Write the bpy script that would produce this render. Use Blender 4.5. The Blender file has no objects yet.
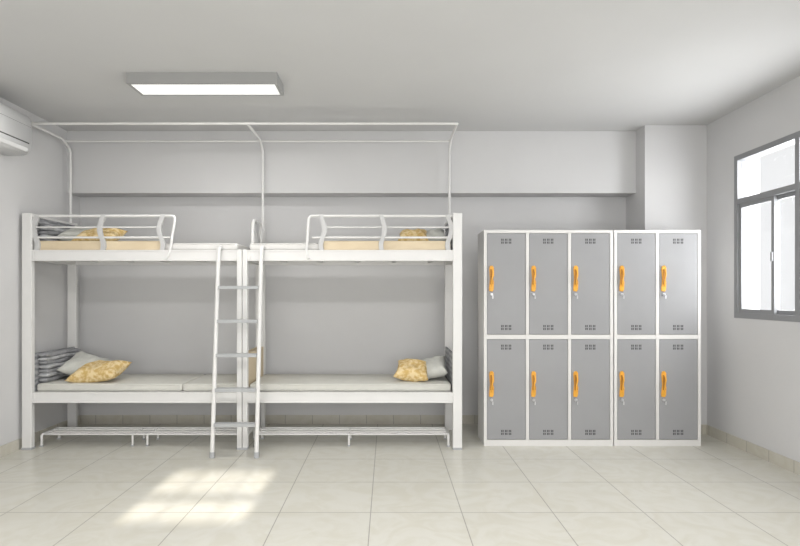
import bpy, bmesh, math, random
from mathutils import Vector, Matrix, Euler
random.seed(3)
scene = bpy.context.scene
scene.view_settings.view_transform = 'Standard'
COL = scene.collection

# ------------------------------------------------------------ materials
def mat(name, rgb, rough=0.5, metal=0.0, noise=0.0, nscale=8.0, bump=0.0, bscale=60.0, rgb2=None, spec=0.5, lo=0.35, hi=0.65):
    m = bpy.data.materials.new(name); m.use_nodes = True
    nt = m.node_tree; b = nt.nodes['Principled BSDF']
    b.inputs['Base Color'].default_value = (*rgb, 1)
    b.inputs['Roughness'].default_value = rough
    b.inputs['Metallic'].default_value = metal
    b.inputs['Specular IOR Level'].default_value = spec
    tc = nt.nodes.new('ShaderNodeTexCoord')
    n = nt.nodes.new('ShaderNodeTexNoise'); n.inputs['Scale'].default_value = nscale
    n.inputs['Detail'].default_value = 4
    nt.links.new(tc.outputs['Object'], n.inputs['Vector'])
    r = nt.nodes.new('ShaderNodeValToRGB')
    c2 = rgb2 if rgb2 else tuple(c*(1-noise) for c in rgb)
    r.color_ramp.elements[0].color = (*c2, 1); r.color_ramp.elements[0].position = lo
    r.color_ramp.elements[1].color = (*rgb, 1); r.color_ramp.elements[1].position = hi
    nt.links.new(n.outputs['Fac'], r.inputs['Fac'])
    nt.links.new(r.outputs['Color'], b.inputs['Base Color'])
    if bump > 0:
        n2 = nt.nodes.new('ShaderNodeTexNoise'); n2.inputs['Scale'].default_value = bscale
        nt.links.new(tc.outputs['Object'], n2.inputs['Vector'])
        bp = nt.nodes.new('ShaderNodeBump'); bp.inputs['Strength'].default_value = bump
        bp.inputs['Distance'].default_value = 0.01
        nt.links.new(n2.outputs['Fac'], bp.inputs['Height'])
        nt.links.new(bp.outputs['Normal'], b.inputs['Normal'])
    return m

M_wall = mat('wall_plaster', (0.605,0.603,0.606), 0.85, noise=0.02, nscale=2, bump=0.05, bscale=150, spec=0.2)
M_ceil = mat('ceiling_paint', (0.575,0.575,0.575), 0.9, noise=0.02, nscale=1.5, spec=0.2)
M_white = mat('white_powder_coat', (0.70,0.695,0.685), 0.45, noise=0.02)
M_pipe = mat('white_pipe', (0.72,0.715,0.705), 0.4, noise=0.02)
M_step = mat('step_grey', (0.40,0.41,0.42), 0.5, noise=0.05)
M_upr = mat('upright_grey', (0.52,0.52,0.52), 0.5, noise=0.05)
M_lockw = mat('locker_frame_white', (0.69,0.68,0.665), 0.6, noise=0.02, spec=0.3)
M_door = mat('locker_door_grey', (0.310,0.312,0.320), 0.55, noise=0.04, nscale=3, spec=0.35)
M_dark = mat('vent_dark', (0.06,0.06,0.065), 0.7)
M_orange = mat('orange_plastic', (0.86,0.42,0.05), 0.4, noise=0.15, nscale=20)
M_orange2 = mat('orange_recess', (0.42,0.18,0.02), 0.5, noise=0.15, nscale=20)
M_steel = mat('lock_steel', (0.6,0.6,0.62), 0.3, metal=0.6)
M_wood = mat('birch_board', (0.68,0.57,0.40), 0.55, nscale=5, rgb2=(0.62,0.51,0.35))
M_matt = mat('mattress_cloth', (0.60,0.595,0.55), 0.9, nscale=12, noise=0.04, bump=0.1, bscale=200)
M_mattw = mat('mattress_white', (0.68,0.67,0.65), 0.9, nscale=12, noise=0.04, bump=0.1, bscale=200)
M_pilg = mat('pillow_grey', (0.58,0.585,0.545), 0.9, nscale=9, noise=0.18, bump=0.3, bscale=25)
M_pily = mat('pillow_gold', (0.76,0.61,0.35), 0.85, nscale=26, rgb2=(0.58,0.39,0.14), bump=0.3, bscale=30, lo=0.40, hi=0.58)
M_quilt1 = mat('quilt_grey', (0.34,0.345,0.36), 0.95, nscale=15, noise=0.25, bump=0.3, bscale=40)
M_quilt2 = mat('quilt_grey_light', (0.50,0.505,0.52), 0.95, nscale=15, noise=0.25, bump=0.3, bscale=40)
M_alu = mat('window_aluminium', (0.25,0.255,0.265), 0.5, noise=0.04)
M_ac = mat('ac_plastic', (0.80,0.805,0.81), 0.4, noise=0.01)
M_lamph = mat('lamp_housing', (0.36,0.36,0.355), 0.5, noise=0.02)
M_socket = mat('switch_plastic', (0.7,0.7,0.7), 0.4)

def wave_mat(name, c1, c2, scale, axis='Z'):
    m = bpy.data.materials.new(name); m.use_nodes = True
    nt = m.node_tree; b = nt.nodes['Principled BSDF']; b.inputs['Roughness'].default_value = 0.6
    tc = nt.nodes.new('ShaderNodeTexCoord'); w = nt.nodes.new('ShaderNodeTexWave')
    w.bands_direction = axis; w.inputs['Scale'].default_value = scale; w.inputs['Distortion'].default_value = 4
    w.inputs['Detail'].default_value = 5; w.inputs['Detail Scale'].default_value = 2.0
    r = nt.nodes.new('ShaderNodeValToRGB')
    r.color_ramp.elements[0].color = (*c1,1); r.color_ramp.elements[1].color = (*c2,1)
    nt.links.new(tc.outputs['Object'], w.inputs['Vector']); nt.links.new(w.outputs['Fac'], r.inputs['Fac'])
    nt.links.new(r.outputs['Color'], b.inputs['Base Color'])
    return m
M_headb = wave_mat('grey_woodgrain', (0.20,0.205,0.215), (0.38,0.385,0.40), 6)

def tile_mat(name, base, base2, grout, size, ox, oy, plane='XY', rough=0.3, mortar=0.0035):
    m = bpy.data.materials.new(name); m.use_nodes = True
    nt = m.node_tree; b = nt.nodes['Principled BSDF']
    b.inputs['Roughness'].default_value = rough
    b.inputs['Specular IOR Level'].default_value = 0.35
    g = nt.nodes.new('ShaderNodeNewGeometry')
    mp = nt.nodes.new('ShaderNodeMapping')
    if plane == 'YZ':
        sx = nt.nodes.new('ShaderNodeSeparateXYZ'); cx = nt.nodes.new('ShaderNodeCombineXYZ')
        nt.links.new(g.outputs['Position'], sx.inputs[0])
        ad = nt.nodes.new('ShaderNodeMath'); ad.operation = 'ADD'
        nt.links.new(sx.outputs['X'], ad.inputs[0]); nt.links.new(sx.outputs['Y'], ad.inputs[1])
        nt.links.new(ad.outputs[0], cx.inputs['X'])
        nt.links.new(sx.outputs['Z'], cx.inputs['Y']); nt.links.new(cx.outputs[0], mp.inputs['Vector'])
    else:
        nt.links.new(g.outputs['Position'], mp.inputs['Vector'])
    mp.inputs['Location'].default_value = (ox, oy, 0)
    br = nt.nodes.new('ShaderNodeTexBrick')
    br.offset = 0; br.squash = 1
    br.inputs['Scale'].default_value = 1
    br.inputs['Brick Width'].default_value = size; br.inputs['Row Height'].default_value = size
    br.inputs['Mortar Size'].default_value = mortar
    br.inputs['Mortar Smooth'].default_value = 0.1
    br.inputs['Color1'].default_value = (*base,1)
    br.inputs['Color2'].default_value = (*base2,1)
    br.inputs['Mortar'].default_value = (*grout,1)
    nt.links.new(mp.outputs['Vector'], br.inputs['Vector'])
    n = nt.nodes.new('ShaderNodeTexNoise'); n.inputs['Scale'].default_value = 3.5; n.inputs['Detail'].default_value = 10
    n.inputs['Distortion'].default_value = 2.5
    nt.links.new(g.outputs['Position'], n.inputs['Vector'])
    r = nt.nodes.new('ShaderNodeValToRGB')
    r.color_ramp.elements[0].color = (0.94,0.93,0.90,1); r.color_ramp.elements[0].position=0.38
    r.color_ramp.elements[1].color = (1,1,1,1); r.color_ramp.elements[1].position=0.6
    nt.links.new(n.outputs['Fac'], r.inputs['Fac'])
    mx = nt.nodes.new('ShaderNodeMixRGB'); mx.blend_type='MULTIPLY'; mx.inputs['Fac'].default_value=1
    nt.links.new(br.outputs['Color'], mx.inputs['Color1']); nt.links.new(r.outputs['Color'], mx.inputs['Color2'])
    nt.links.new(mx.outputs['Color'], b.inputs['Base Color'])
    return m
M_floor = tile_mat('floor_tiles', (0.600,0.590,0.538), (0.580,0.570,0.518), (0.31,0.30,0.27), 0.6, 0.114, -0.11, mortar=0.0034)
M_base = tile_mat('baseboard_tiles', (0.56,0.54,0.48), (0.53,0.51,0.45), (0.30,0.29,0.27), 0.3, 0.0, 0.1, 'YZ', 0.35, 0.003)

M_glass = bpy.data.materials.new('window_glass'); M_glass.use_nodes = True
nt = M_glass.node_tree; nt.nodes.clear()
o = nt.nodes.new('ShaderNodeOutputMaterial'); mx = nt.nodes.new('ShaderNodeMixShader')
t = nt.nodes.new('ShaderNodeBsdfTransparent'); gl = nt.nodes.new('ShaderNodeBsdfGlossy')
t.inputs['Color'].default_value = (0.96,0.965,0.97,1); gl.inputs['Roughness'].default_value = 0.02
mx.inputs['Fac'].default_value = 0.05
nt.links.new(t.outputs[0], mx.inputs[1]); nt.links.new(gl.outputs[0], mx.inputs[2]); nt.links.new(mx.outputs[0], o.inputs[0])

M_emit = bpy.data.materials.new('lamp_diffuser'); M_emit.use_nodes = True
b = M_emit.node_tree.nodes['Principled BSDF']
b.inputs['Base Color'].default_value = (0.8,0.8,0.8,1)
b.inputs['Emission Color'].default_value = (1,0.99,0.97,1); b.inputs['Emission Strength'].default_value = 0.6

# ------------------------------------------------------------ helpers
def empty(name):
    e = bpy.data.objects.new(name, None); e.empty_display_size = 0.2
    COL.objects.link(e); return e

def add(name, me, m, parent=None, smooth=False):
    ob = bpy.data.objects.new(name, me); COL.objects.link(ob)
    if m: me.materials.append(m)
    if parent: ob.parent = parent
    if smooth:
        for p in me.polygons: p.use_smooth = True
    return ob

def bm_box(bm, x0,x1,y0,y1,z0,z1):
    v = [bm.verts.new(c) for c in ((x0,y0,z0),(x1,y0,z0),(x1,y1,z0),(x0,y1,z0),(x0,y0,z1),(x1,y0,z1),(x1,y1,z1),(x0,y1,z1))]
    for f in ((0,3,2,1),(4,5,6,7),(0,1,5,4),(1,2,6,5),(2,3,7,6),(3,0,4,7)):
        bm.faces.new([v[i] for i in f])

def box(name, x0,x1,y0,y1,z0,z1, m, parent=None, bev=0.0, seg=2):
    return boxes(name, [(x0,x1,y0,y1,z0,z1)], m, parent, bev, seg)

def boxes(name, lst, m, parent=None, bev=0.0, seg=2):
    bm = bmesh.new()
    for b in lst: bm_box(bm, *b)
    if bev > 0:
        bmesh.ops.bevel(bm, geom=bm.edges[:], offset=bev, segments=seg, profile=0.5, affect='EDGES')
    me = bpy.data.meshes.new(name); bm.to_mesh(me); bm.free()
    return add(name, me, m, parent)

def fillet(pts, r, n=5):
    pts = [Vector(p) for p in pts]
    out = [pts[0]]
    for i in range(1, len(pts)-1):
        a, b, c = pts[i-1], pts[i], pts[i+1]
        d1 = (a-b); d2 = (c-b)
        rr = min(r, d1.length*0.45, d2.length*0.45)
        p1 = b + d1.normalized()*rr; p2 = b + d2.normalized()*rr
        for k in range(n+1):
            t = k/n
            out.append(p1*(1-t)**2 + b*2*t*(1-t) + p2*t*t)
    out.append(pts[-1]); return out

def tube(name, paths, r, m, parent=None, fil=0.0, res=3):
    if not isinstance(paths[0][0], (tuple, list, Vector)): paths = [paths]
    cu = bpy.data.curves.new(name, 'CURVE'); cu.dimensions = '3D'
    cu.bevel_depth = r; cu.bevel_resolution = res; cu.use_fill_caps = True
    for pts in paths:
        if fil > 0 and len(pts) > 2: pts = fillet(pts, fil)
        s = cu.splines.new('POLY'); s.points.add(len(pts)-1)
        for i,p in enumerate(pts): s.points[i].co = (*p, 1)
    tmp = bpy.data.objects.new(name+'_tmp', cu); COL.objects.link(tmp)
    dg = bpy.context.evaluated_depsgraph_get()
    me = bpy.data.meshes.new_from_object(tmp.evaluated_get(dg))
    bpy.data.objects.remove(tmp); bpy.data.curves.remove(cu)
    me.name = name
    me.materials.clear()
    return add(name, me, m, parent, True)

def pillow(name, w, d, h, loc, rot, m, parent=None, seed=0):
    bm = bmesh.new(); N = 26
    rnd = random.Random(seed)
    ph = [rnd.uniform(0,6.28) for _ in range(6)]
    grid = {}
    for side in (1,-1):
        for i in range(N+1):
            for j in range(N+1):
                u = -1+2*i/N; v = -1+2*j/N
                edge = i in (0,N) or j in (0,N)
                if side == -1 and edge:
                    grid[(side,i,j)] = grid[(1,i,j)]; continue
                x = w/2*u*(1-0.13*(1-v*v)*abs(u)**3)
                y = d/2*v*(1-0.13*(1-u*u)*abs(v)**3)
                th = ((1-u**4)*(1-v**4))**0.6
                wr = 1+0.12*math.sin(4*u+ph[0])*math.cos(5*v+ph[1])+0.06*math.sin(9*u+3*v+ph[2])+0.04*math.sin(7*v-11*u+ph[3])
                z = side*h/2*th*wr
                grid[(side,i,j)] = bm.verts.new((x,y,z))
    for side in (1,-1):
        for i in range(N):
            for j in range(N):
                q = [grid[(side,i,j)],grid[(side,i+1,j)],grid[(side,i+1,j+1)],grid[(side,i,j+1)]]
                if side == -1: q.reverse()
                bm.faces.new(q)
    me = bpy.data.meshes.new(name); bm.to_mesh(me); bm.free()
    ob = add(name, me, m, parent, True)
    ob.location = loc; ob.rotation_euler = Euler([math.radians(a) for a in rot])
    return ob

# ------------------------------------------------------------ room
XL, XR, YB, YR, H = -3.42, 3.28, 6.25, -1.0, 3.177
box('floor', XL-0.2, XR+0.24, YR-0.1, YB+0.2, -0.1, 0.0, M_floor)
box('ceiling', XL-0.2, XR+0.24, YR-0.1, YB+0.2, H, H+0.12, M_ceil)
box('wall_back', XL-0.2, XR+0.24, YB, YB+0.2, 0, H, M_wall)
box('wall_left', XL-0.2, XL, YR-0.1, YB, 0, H, M_wall)
WY0, WY1, WZ0, WZ1 = 3.70, 5.33, 1.215, 2.74
boxes('wall_right', [(XR,XR+0.24,YR-0.1,WY0,0,H),(XR,XR+0.24,WY1,YB,0,H),
                     (XR,XR+0.24,WY0,WY1,0,WZ0),(XR,XR+0.24,WY0,WY1,WZ1,H)], M_wall)
ox0,ox1,oz0,oz1 = -1.72,-0.92,1.88,2.34  # unseen rear opening, sized so the sun patch lands on the floor
boxes('wall_rear', [(XL,ox0,YR-0.1,YR,0,H),(ox1,XR,YR-0.1,YR,0,H),(ox0,ox1,YR-0.1,YR,0,oz0),(ox0,ox1,YR-0.1,YR,oz1,H)], M_wall)
w2 = empty('sun_patch_opening')  # added bars in the unseen opening, they split the sun patch
boxes('frame_bars', [(ox0,ox1,YR-0.07,YR-0.04,2.055,2.10),(-1.50,-1.48,YR-0.07,YR-0.04,oz0,oz1),(-1.14,-1.12,YR-0.07,YR-0.04,oz0,oz1)], M_alu, w2)
PX, PY = 2.643, 5.79
box('wall_pillar', PX, XR, PY, YB, 0, H, M_wall)
box('ceiling_beam', XL, PX, 6.0, YB, 2.515, H, M_wall)
bh = 0.098
box('baseboard_left', XL, XL+0.012, YR, YB, 0, bh, M_base)
box('baseboard_right', XR-0.012, XR, YR, PY, 0, bh, M_base)
boxes('baseboard_back', [(XL+0.012,PX-0.012,YB-0.012,YB,0,bh)], M_base)
boxes('trim_1', [(PX-0.012,PX,PY-0.012,YB,0,bh),(PX,XR-0.012,PY-0.012,PY,0,bh)], M_base)

# ------------------------------------------------------------ window on the right wall
w = empty('window_1')
fx0, fx1 = XR-0.004, XR+0.075
fw = 0.05
boxes('outer_frame', [(fx0,fx1,WY0+fw,WY1-fw,WZ0,WZ0+fw),(fx0,fx1,WY0+fw,WY1-fw,WZ1-fw,WZ1),
         (fx0,fx1,WY0,WY0+fw,WZ0,WZ1),(fx0,fx1,WY1-fw,WY1,WZ0,WZ1)], M_alu, w)
boxes('frame_bars', [(fx0+0.003,fx1,WY0+fw,WY1-fw,2.28,2.33),(fx0+0.001,fx1,4.485,4.535,WZ0+fw,2.28),(fx0+0.001,fx1,4.485,4.535,2.33,WZ1-fw)], M_alu, w)
def sash(nm, y0, y1, z0, z1, x):
    s = 0.036
    boxes(nm, [(x,x+0.028,y0+s,y1-s,z0,z0+s),(x,x+0.028,y0+s,y1-s,z1-s,z1),(x,x+0.028,y0,y0+s,z0,z1),(x,x+0.028,y1-s,y1,z0,z1)], M_alu, w)
    box(nm+'_glass', x+0.012,x+0.016,y0+s,y1-s,z0+s,z1-s, M_glass, w)
sash('sash_1', 4.80, 5.28, 1.265, 2.28, XR+0.012)
sash('sash_2', 4.535, 4.85, 1.265, 2.28, XR+0.043)
sash('sash_3', 4.08, 4.485, 1.265, 2.28, XR+0.012)
sash('sash_4', 3.75, 4.12, 1.265, 2.28, XR+0.043)
for i,(a,b_) in enumerate(((4.535,5.28),(3.75,4.485))):
    box('transom_glass_%d'%(i+1), XR+0.035,XR+0.039,a,b_,2.33,WZ1-fw, M_glass, w)
box('sash_catch', XR-0.006, XR+0.012, 4.805, 4.825, 1.72, 1.80, M_alu, w, 0.003,1)

# ------------------------------------------------------------ ceiling lights
def lamp(x0, x1, y0, y1, power):
    L = empty('ceiling_light_panel')
    z0 = H-0.088; r = 0.022
    boxes('housing', [(x0,x1,y0,y0+r,z0,H),(x0,x1,y1-r,y1,z0,H),(x0,x0+r,y0+r,y1-r,z0,H),(x1-r,x1,y0+r,y1-r,z0,H)], M_lamph, L)
    box('diffuser', x0+r,x1-r,y0+r,y1-r,z0+0.004,z0+0.012, M_emit, L)
    d = bpy.data.lights.new('lamp_tube','AREA'); d.shape='RECTANGLE'; d.size=x1-x0-0.06; d.size_y=y1-y0-0.06
    d.energy = power; d.color = (1,0.985,0.96)
    o = bpy.data.objects.new('lamp_tube', d); COL.objects.link(o); o.parent = L
    o.location = ((x0+x1)/2,(y0+y1)/2,z0-0.004)
lamp(-2.05,-0.87,4.41,4.69, 20)
lamp(-2.05,-0.87,1.6,1.88, 52)  # added panel out of view, lights the room from the front
lamp(0.87,2.05,1.6,1.88, 52)  # second added panel out of view, same purpose

# ------------------------------------------------------------ air conditioner
ac = empty('wall_air_conditioner')
prof = [(0,0),(0.17,0.0),(0.215,0.018),(0.236,0.06),(0.241,0.11),(0.241,0.27),(0.228,0.325),(0.195,0.360),(0,0.372)]
def extr(name, prof, xo, zo, y0, y1, m, parent, bev=0.012):
    bm = bmesh.new()
    a = [bm.verts.new((xo+p[0],y0,zo+p[1])) for p in prof]
    c = [bm.verts.new((xo+p[0],y1,zo+p[1])) for p in prof]
    bm.faces.new(a); bm.faces.new(list(reversed(c)))
    n=len(prof)
    for i in range(n): bm.faces.new([a[(i+1)%n],a[i],c[i],c[(i+1)%n]])
    bmesh.ops.recalc_face_normals(bm, faces=bm.faces[:])
    bmesh.ops.bevel(bm, geom=[e for e in bm.edges], offset=bev, segments=3, affect='EDGES', clamp_overlap=True)
    me = bpy.data.meshes.new(name); bm.to_mesh(me); bm.free()
    return add(name, me, m, parent, True)
AZ=2.675
extr('body', prof, XL, AZ, 4.15, 5.03, M_ac, ac, 0.008)
o = box('outlet_slot', -0.003,0.003,-0.40,0.40,-0.005,0.005, M_dark, ac)
o.location=(XL+0.2375,4.59,AZ+0.098)
o = box('louver_flap', -0.004,0.004,-0.39,0.39,-0.018,0.018, M_ac, ac, 0.002,1)
o.location=(XL+0.229,4.59,AZ+0.040); o.rotation_euler=(0,math.radians(26),0)
box('panel_seam', XL+0.239, XL+0.2425, 4.17,5.01, AZ+0.245, AZ+0.248, M_lamph, ac)

# ------------------------------------------------------------ bunk beds
YF0, YF1 = 5.20, 5.255
YBK0, YBK1 = 5.94, 5.98
def bunk(xa0, xa1, xb0, xb1, a_outer, b_outer, gx0, gx1, flip, head_mats):
    B = empty('bunk_bed')
    ta = 2.19 if a_outer else 1.852
    tb = 2.19 if b_outer else 1.852
    boxes('posts', [(xa0,xa1,YF0,YF1,0,ta),(xb0,xb1,YF0,YF1,0,tb),
                    (xa0,xa1,YBK0,YBK1,0,2.19),(xb0,xb1,YBK0,YBK1,0,2.19)], M_white, B, 0.006)
    for nm,z0,z1 in (('upper_rail',1.748,1.846),('lower_rail',0.434,0.528)):
        boxes(nm, [(xa1,xb0,YF0+0.008,YF0+0.028,z0,z1),(xa1,xb0,YF0+0.004,YF0+0.05,z1-0.012,z1+0.001),(xa1,xb0,YF0+0.004,YF0+0.05,z0-0.001,z0+0.012),
                   (xa1,xb0,YBK0+0.003,YBK0+0.03,z0,z1),
                   (xa0+0.005,xa1-0.005,YF1,YBK0,z0,z1),(xb0+0.005,xb1-0.005,YF1,YBK0,z0,z1)], M_white, B)
    br=[]
    for z in (1.748,0.434):
        for x0,x1 in ((xa1,xa1+0.03),(xb0-0.03,xb0)):
            br.append((x0,x1,YF0+0.002,YF0+0.0075,z+0.014,z+0.083))
    boxes('rail_brackets', br, M_white, B)
    sl=[]
    for z in (1.80,0.49):
        x = xa1+0.2
        while x < xb0-0.1:
            sl.append((x,x+0.04,YF0+0.05,YBK0,z-0.03,z)); x += 0.38
    boxes('cross_slats', sl, M_white, B)
    boxes('bed_boards', [(xa1+0.005,xb0-0.005,YF0+0.055,YBK0-0.005,1.802,1.846),(xa1+0.005,xb0-0.005,YF0+0.055,YBK0-0.005,0.492,0.528)], M_white, B)
    for (x0,x1,mm,outer,side) in ((xa0,xa1,head_mats[0],a_outer,1),(xb0,xb1,head_mats[1],b_outer,-1)):
        xc=(x0+x1)/2 + (side*0.03 if outer else 0)
        box('end_panel_lower', xc-0.009,xc+0.009,YF1+0.002,YBK0-0.002,0.53,0.885, mm, B, 0.002,1)
        if outer:
            ps=[]
            for k in range(4):
                z=1.87+k*0.078
                ps.append((xc-0.009,xc+0.009,YF1+0.002,YBK0-0.002,z,z+0.070))
            boxes('end_panel_upper', ps, mm, B, 0.002,1)
            tube('end_top_tube',[(xc,YF1-0.01,2.17),(xc,YBK0+0.01,2.17)],0.014,M_white,B)
    yg = YF0+0.03
    zt=2.165
    s = -1 if flip else 1
    inner = gx1 if not flip else gx0
    outer = gx0 if not flip else gx1
    out = [(outer,yg,zt),(inner,yg,zt),(inner-0.045 if not flip else inner-0.02,yg-0.020,1.83),(inner-0.075 if not flip else inner-0.0,yg-0.032,1.765)]
    tube('guard_top_tube', out, 0.013, M_white, B, 0.04)
    xs = [outer+0.03*s, (outer+inner)/2+ -0.02*s, inner-0.13*s]
    tube('guard_mid_tube', [(outer,yg,2.06),(inner-0.13*s,yg,2.06)], 0.007, M_white, B)
    tube('guard_low_tube', [(outer,yg,1.965),(inner-0.03*s,yg,1.965)], 0.010, M_white, B)
    for k,x in enumerate(xs):
        bm=bmesh.new(); n=16; prev=None
        for i in range(n+1):
            t=i/n; z=1.84+t*(zt-1.84+0.005)
            off=0.018*math.sin(t*math.pi*2.2+0.5)*s; hw=0.021
            ring=[bm.verts.new((x+off-hw,yg-0.016,z)),bm.verts.new((x+off+hw,yg-0.016,z)),bm.verts.new((x+off+hw,yg+0.010,z)),bm.verts.new((x+off-hw,yg+0.010,z))]
            if prev:
                for q in range(4): bm.faces.new([prev[q],prev[(q+1)%4],ring[(q+1)%4],ring[q]])
            else: bm.faces.new(list(reversed(ring)))
            prev=ring
        bm.faces.new(prev)
        me=bpy.data.meshes.new('guard_upright'); bm.to_mesh(me); bm.free()
        add('guard_upright_%d'%(k+1), me, M_upr, B)
    lo,hi=sorted((outer+0.02*s,inner-0.11*s))
    box('guard_side_board', lo,hi,yg+0.012,yg+0.026,1.85,1.935, M_wood, B, 0.002,1)
    boxes('foot_caps',[(xa0-0.004,xa1+0.004,YF0-0.004,YF1+0.004,0,0.02),(xb0-0.0,xb1+0.0,YF0-0.004,YF1+0.004,0,0.02)],M_step,B,0.002,1)
    return B
bunk(-3.385,-3.295,-1.398,-1.350, True, False, -3.30,-1.975, False, (M_headb,M_wood))
bunk(-1.346,-1.300, 0.600, 0.685, False, True, -0.735, 0.60, True, (M_wood,M_headb))

# curved hooks between the upper bunks
g = empty('bunk_end_guard')
tube('guard_loop', [(-1.322,5.50,1.853),(-1.322,5.50,2.12),(-1.322,5.56,2.17),(-1.322,5.82,2.17),(-1.322,5.88,2.12),(-1.322,5.88,1.853)],0.016,M_white,g,0.04)
bm=bmesh.new(); prev=None
for i in range(15):
    t=i/14; z=1.86+t*0.29; off=0.03*math.sin(t*6.0)
    ring=[bm.verts.new((-1.322+a,5.69+off+b_,z)) for a,b_ in ((-0.012,-0.05),(0.012,-0.05),(0.012,0.05),(-0.012,0.05))]
    if prev:
        for q in range(4): bm.faces.new([prev[q],prev[(q+1)%4],ring[(q+1)%4],ring[q]])
    else: bm.faces.new(list(reversed(ring)))
    prev=ring
bm.faces.new(prev)
me=bpy.data.meshes.new('guard_splat'); bm.to_mesh(me); bm.free(); add('guard_splat',me,M_upr,g)

# ladder
L = empty('bunk_ladder')
def lp(x,z): return (x, 4.945+0.105*z, z)
for i,x in enumerate((-1.546,-1.156)):
    tube('stile_%d'%(i+1), [lp(x,0.02),lp(x,1.78),(x,5.15,1.868),(x,5.215,1.872),(x,5.222,1.866)], 0.019, M_white, L, 0.04)
    tube('rubber_foot_%d'%(i+1), [lp(x,0.0),lp(x,0.05)], 0.023, M_step, L)
for k in range(5):
    z=0.292+0.303*k; y=lp(0,z)[1]
    boxes('tread_%d'%(k+1), [(-1.53,-1.17,y-0.029,y+0.029,z-0.006,z+0.008),(-1.53,-1.17,y-0.035,y-0.029,z-0.020,z+0.008),(-1.53,-1.17,y+0.029,y+0.035,z-0.02,z+0.008)], M_step, L)

# canopy frame
c = empty('mosquito_net_frame')
yp=5.915; zc=3.03; yf=5.25
xs=(-3.335,-1.315,0.645)
for i,x in enumerate(xs):
    tube('pole_%d'%(i+1), [(x,yp,1.86),(x,yp,zc-0.08),(x,yp-0.14,zc),(x,yf,zc)], 0.0125, M_pipe, c, 0.05)
    boxes('pole_clamps_%d'%(i+1), [(x-0.02,x+0.02,yp-0.018,yp+0.023,1.93,1.96),(x-0.02,x+0.02,yp-0.018,yp+0.023,2.10,2.13)], M_pipe, c, 0.003,1)
tube('front_pipe', [(xs[0],yf,zc),(xs[2],yf,zc)],0.0125,M_pipe,c)
tube('back_pipe', [(xs[0],yp-0.10,zc-0.012),(xs[2],yp-0.10,zc-0.012)],0.010,M_pipe,c)

# mattresses
def mattress(x0,x1,z0,z1,m):
    y0,y1=YF0+0.06,YBK0-0.01
    o = box('mattress', x0,x1,y0,y1,z0,z1,m,None,0.018,3)
    for p in o.data.polygons: p.use_smooth=True
    tube('piping', [(x0+0.02,y0+0.001,z1-0.010),(x1-0.02,y0+0.001,z1-0.010)],0.004,m,o)
    return o
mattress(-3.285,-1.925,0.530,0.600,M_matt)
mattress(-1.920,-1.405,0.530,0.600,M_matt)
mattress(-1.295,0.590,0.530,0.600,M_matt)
mattress(-3.285,-1.405,1.848,1.915,M_mattw)
mattress(-1.295,0.590,1.848,1.915,M_mattw)

# folded quilts stacked against the left headboards
def quilt(x0, zb, n, th, seed):
    Q = empty('folded_quilt'); rnd = random.Random(seed)
    z = zb
    for k in range(n):
        w_ = 0.085+rnd.uniform(-0.012,0.012); t_=th*rnd.uniform(0.85,1.15)
        bm=bmesh.new(); ny=22; prev=None; y0=5.29+rnd.uniform(0,0.02); y1=5.90-rnd.uniform(0,0.03); p1=rnd.uniform(0,6)
        for i in range(ny+1):
            t=i/ny; y=y0+(y1-y0)*t
            e=min(1.0, 4*math.sqrt(max(0.0,t*(1-t)))*0.9+0.25)
            wob=0.006*math.sin(t*13+p1)+0.004*math.sin(t*29+p1*2)
            dz=0.004*math.sin(t*9+p1)
            ring=[]
            for a in range(12):
                an=math.pi*2*a/12
                cx_=math.copysign(abs(math.cos(an))**0.45,math.cos(an)); sz_=math.copysign(abs(math.sin(an))**0.7,math.sin(an))
                xx=x0+w_/2+cx_*(w_/2)+ (wob if cx_>0 else 0)
                ring.append(bm.verts.new((xx,y,z+t_/2+sz_*t_/2*e+dz)))
            if prev:
                for q in range(12): bm.faces.new([prev[q],ring[q],ring[(q+1)%12],prev[(q+1)%12]])
            else: bm.faces.new(ring)
            prev=ring
        bm.faces.new(list(reversed(prev)))
        bmesh.ops.recalc_face_normals(bm,faces=bm.faces[:])
        me=bpy.data.meshes.new('fold'); bm.to_mesh(me); bm.free()
        add('fold_%d'%(k+1),me,M_quilt1 if k%2==0 else M_quilt2,Q,True)
        z += t_*0.96
quilt(-3.298,0.603,7,0.042,1)
quilt(-3.298,1.918,5,0.042,2)

# pillows
pillow('pillow',0.40,0.38,0.14,(-2.995,5.60,0.722),(22,16,6),M_pilg,seed=1)
pillow('cushion',0.50,0.34,0.15,(-2.79,5.44,0.692),(16,-6,-6),M_pily,seed=2)
pillow('cushion',0.34,0.34,0.14,(0.24,5.50,0.697),(20,4,-8),M_pily,seed=3)
pillow('pillow',0.30,0.36,0.13,(0.435,5.56,0.712),(20,-14,-8),M_pilg,seed=4)
pillow('pillow',0.36,0.34,0.12,(-3.015,5.56,2.01),(22,12,6),M_pilg,seed=5)
pillow('cushion',0.42,0.32,0.13,(-2.78,5.44,2.00),(18,-4,6),M_pily,seed=6)
pillow('cushion',0.30,0.32,0.13,(0.25,5.50,1.997),(18,0,-4),M_pily,seed=7)
pillow('pillow',0.26,0.34,0.12,(0.445,5.58,2.005),(20,-10,-4),M_pilg,seed=8)

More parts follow.
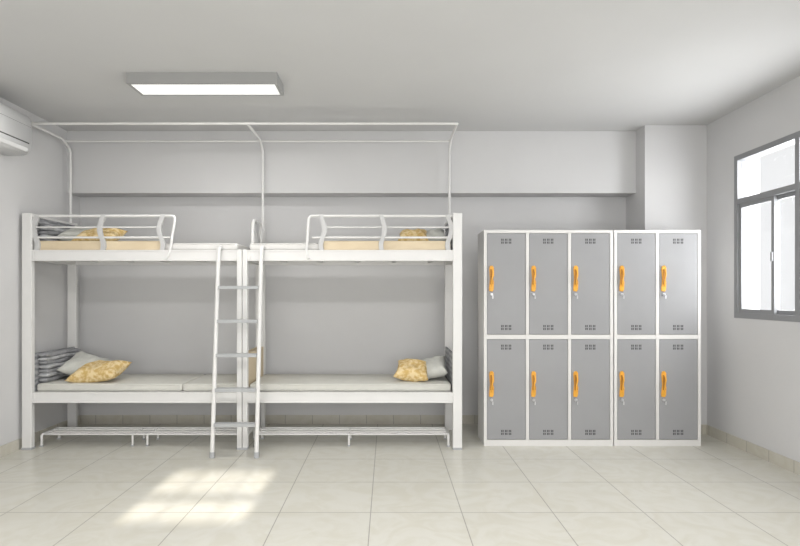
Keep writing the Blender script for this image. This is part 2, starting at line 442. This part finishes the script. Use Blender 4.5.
# ------------------------------------------------------------ shoe racks
def rack(x0,x1,legs):
    R = empty('shoe_rack')
    y0,y1,z=5.315,5.60,0.112
    r=0.012
    tube('end_frames',[[(x0,y0,r),(x0,y0,z),(x0,y1,z),(x0,y1,r)],[(x1,y0,r),(x1,y0,z),(x1,y1,z),(x1,y1,r)]],r,M_pipe,R,0.03)
    tube('long_tubes',[[(x0,y,z),(x1,y,z)] for y in (y0+0.02,y0+0.10,y0+0.19,y1-0.02)],0.010,M_pipe,R)
    tube('mid_legs',[[(x,y0+0.02,r),(x,y0+0.02,z-0.005),(x,y1-0.02,z-0.005),(x,y1-0.02,r)] for x in legs],0.010,M_pipe,R,0.02)
    boxes('feet',[(x-0.014,x+0.014,y-0.014,y+0.014,0,0.012) for x in (x0,x1) for y in (y0,y1)]+[(x-0.012,x+0.012,y-0.012,y+0.012,0,0.012) for x in legs for y in (y0+0.02,y1-0.02)],M_step,R)
rack(-3.27,-1.33,(-2.42,-2.28))
rack(-1.25,0.57,(-0.37,))

# ------------------------------------------------------------ lockers
def locker(x0,x1,n):
    K = empty('locker_cabinet')
    yf,yb=5.333,5.70; zt=2.046
    t=0.028
    wcol=(x1-x0-t)/n
    box('carcass',x0+0.001,x1-0.001,yf+0.02,yb,0.0,zt-0.001,M_lockw,K)
    fr=[]
    for i in range(n+1):
        xx=x0+i*wcol
        fr.append((xx,xx+t,yf,yf+0.0195,0.0,zt))
    boxes('face_stiles',fr,M_lockw,K)
    fr=[]
    for i in range(n):
        a=x0+i*wcol+t; b=x0+(i+1)*wcol
        for z0,z1 in ((zt-t,zt),(0,0.058),(1.014,1.052)):
            fr.append((a,b,yf+0.0008,yf+0.0195,z0,z1))
    boxes('face_rails',fr,M_lockw,K)
    vents=[];k=0
    for i in range(n):
        a=x0+i*wcol+t; b=x0+(i+1)*wcol
        for z0,z1 in ((1.056,zt-t-0.004),(0.062,1.010)):
            k+=1
            box('door_%d'%k,a+0.003,b-0.003,yf+0.002,yf+0.019,z0,z1,M_door,K,0.0025,2)
            xc=(a+b)/2
            for zc2 in (z1-0.075,z0+0.065):
                for r2 in range(2):
                    for c2 in range(3):
                        for h2 in range(2):
                            xx=xc-0.050+c2*0.036+h2*0.014; zz=zc2-0.022+r2*0.027
                            vents.append((xx,xx+0.009,yf+0.0008,yf+0.004,zz,zz+0.020))
            hx=a+0.044
            hz=1.585 if z0>1 else 0.585
            bm=bmesh.new()
            pts=[(-0.020,-0.115),(0.008,-0.120),(0.018,-0.10),(0.021,-0.03),(0.013,0.0),(0.022,0.03),(0.020,0.105),(0.008,0.122),(-0.014,0.118),(-0.021,0.09),(-0.014,0.0),(-0.022,-0.09)]
            fv=[bm.verts.new((hx+p[0],yf-0.010,hz+p[1])) for p in pts]
            bv=[bm.verts.new((hx+p[0]*1.12,yf+0.003,hz+p[1]*1.03)) for p in pts]
            bm.faces.new(fv)
            for q in range(len(pts)):
                bm.faces.new([fv[(q+1)%len(pts)],fv[q],bv[q],bv[(q+1)%len(pts)]])
            bmesh.ops.recalc_face_normals(bm,faces=bm.faces[:])
            me=bpy.data.meshes.new('handle_base'); bm.to_mesh(me); bm.free()
            add('handle_base_%d'%k,me,M_orange,K)
            box('handle_recess_%d'%k,hx-0.014,hx+0.014,yf-0.0115,yf-0.009,hz-0.055,hz+0.088,M_orange2,K,0.001,1)
            tube('handle_grip_%d'%k,[(hx+0.004,yf-0.010,hz+0.095),(hx+0.009,yf-0.030,hz+0.055),(hx-0.004,yf-0.030,hz-0.03),(hx+0.003,yf-0.010,hz-0.072)],0.006,M_orange,K,0.03)
            tube('lock_%d'%k,[(hx,yf+0.003,hz-0.148),(hx,yf-0.014,hz-0.148)],0.013,M_steel,K)
            boxes('key_%d'%k,[(hx-0.002,hx+0.002,yf-0.032,yf-0.014,hz-0.155,hz-0.141),(hx+0.002,hx+0.012,yf-0.030,yf-0.027,hz-0.190,hz-0.158)],M_steel,K)
    boxes('vent_slots',vents,M_dark,K)
locker(0.909,2.133,3)
locker(2.143,2.964,2)

# ------------------------------------------------------------ lights
def area(name, loc, rot, sx, sy, e, col=(1,1,1)):
    d=bpy.data.lights.new(name,'AREA'); d.shape='RECTANGLE'; d.size=sx; d.size_y=sy; d.energy=e; d.color=col
    o=bpy.data.objects.new(name,d); COL.objects.link(o); o.location=loc; o.rotation_euler=[math.radians(a) for a in rot]
    return o
area('rear_fill',(0,-0.9,1.3),(90,0,0),3.6,1.6,122,(1,0.995,0.985))  # added fill lamp in front of the rear wall, brightens the room
area('daylight_side',(XR+0.35,4.5,2.0),(0,90,0),1.5,1.6,90,(1,1,1))
sd=bpy.data.lights.new('sun','SUN'); sd.energy=7.5; sd.angle=math.radians(1.0); sd.color=(1,0.94,0.85)
so=bpy.data.objects.new('sun',sd); COL.objects.link(so); so.rotation_euler=(math.radians(90-22.4),0,0); so.location=(-1.3,-6,5)

wd=bpy.data.worlds.new('world'); scene.world=wd; wd.use_nodes=True
wd.node_tree.nodes['Background'].inputs['Color'].default_value=(1,1,1,1)
wd.node_tree.nodes['Background'].inputs['Strength'].default_value=1.0

# ------------------------------------------------------------ camera
cd=bpy.data.cameras.new('camera'); cd.sensor_width=36; cd.lens=563/800*36
cd.shift_x=(400-388)/800; cd.shift_y=21/800
co=bpy.data.objects.new('camera',cd); COL.objects.link(co); co.location=(0,0,1.44); co.rotation_euler=(math.radians(90),0,0)
scene.camera=co
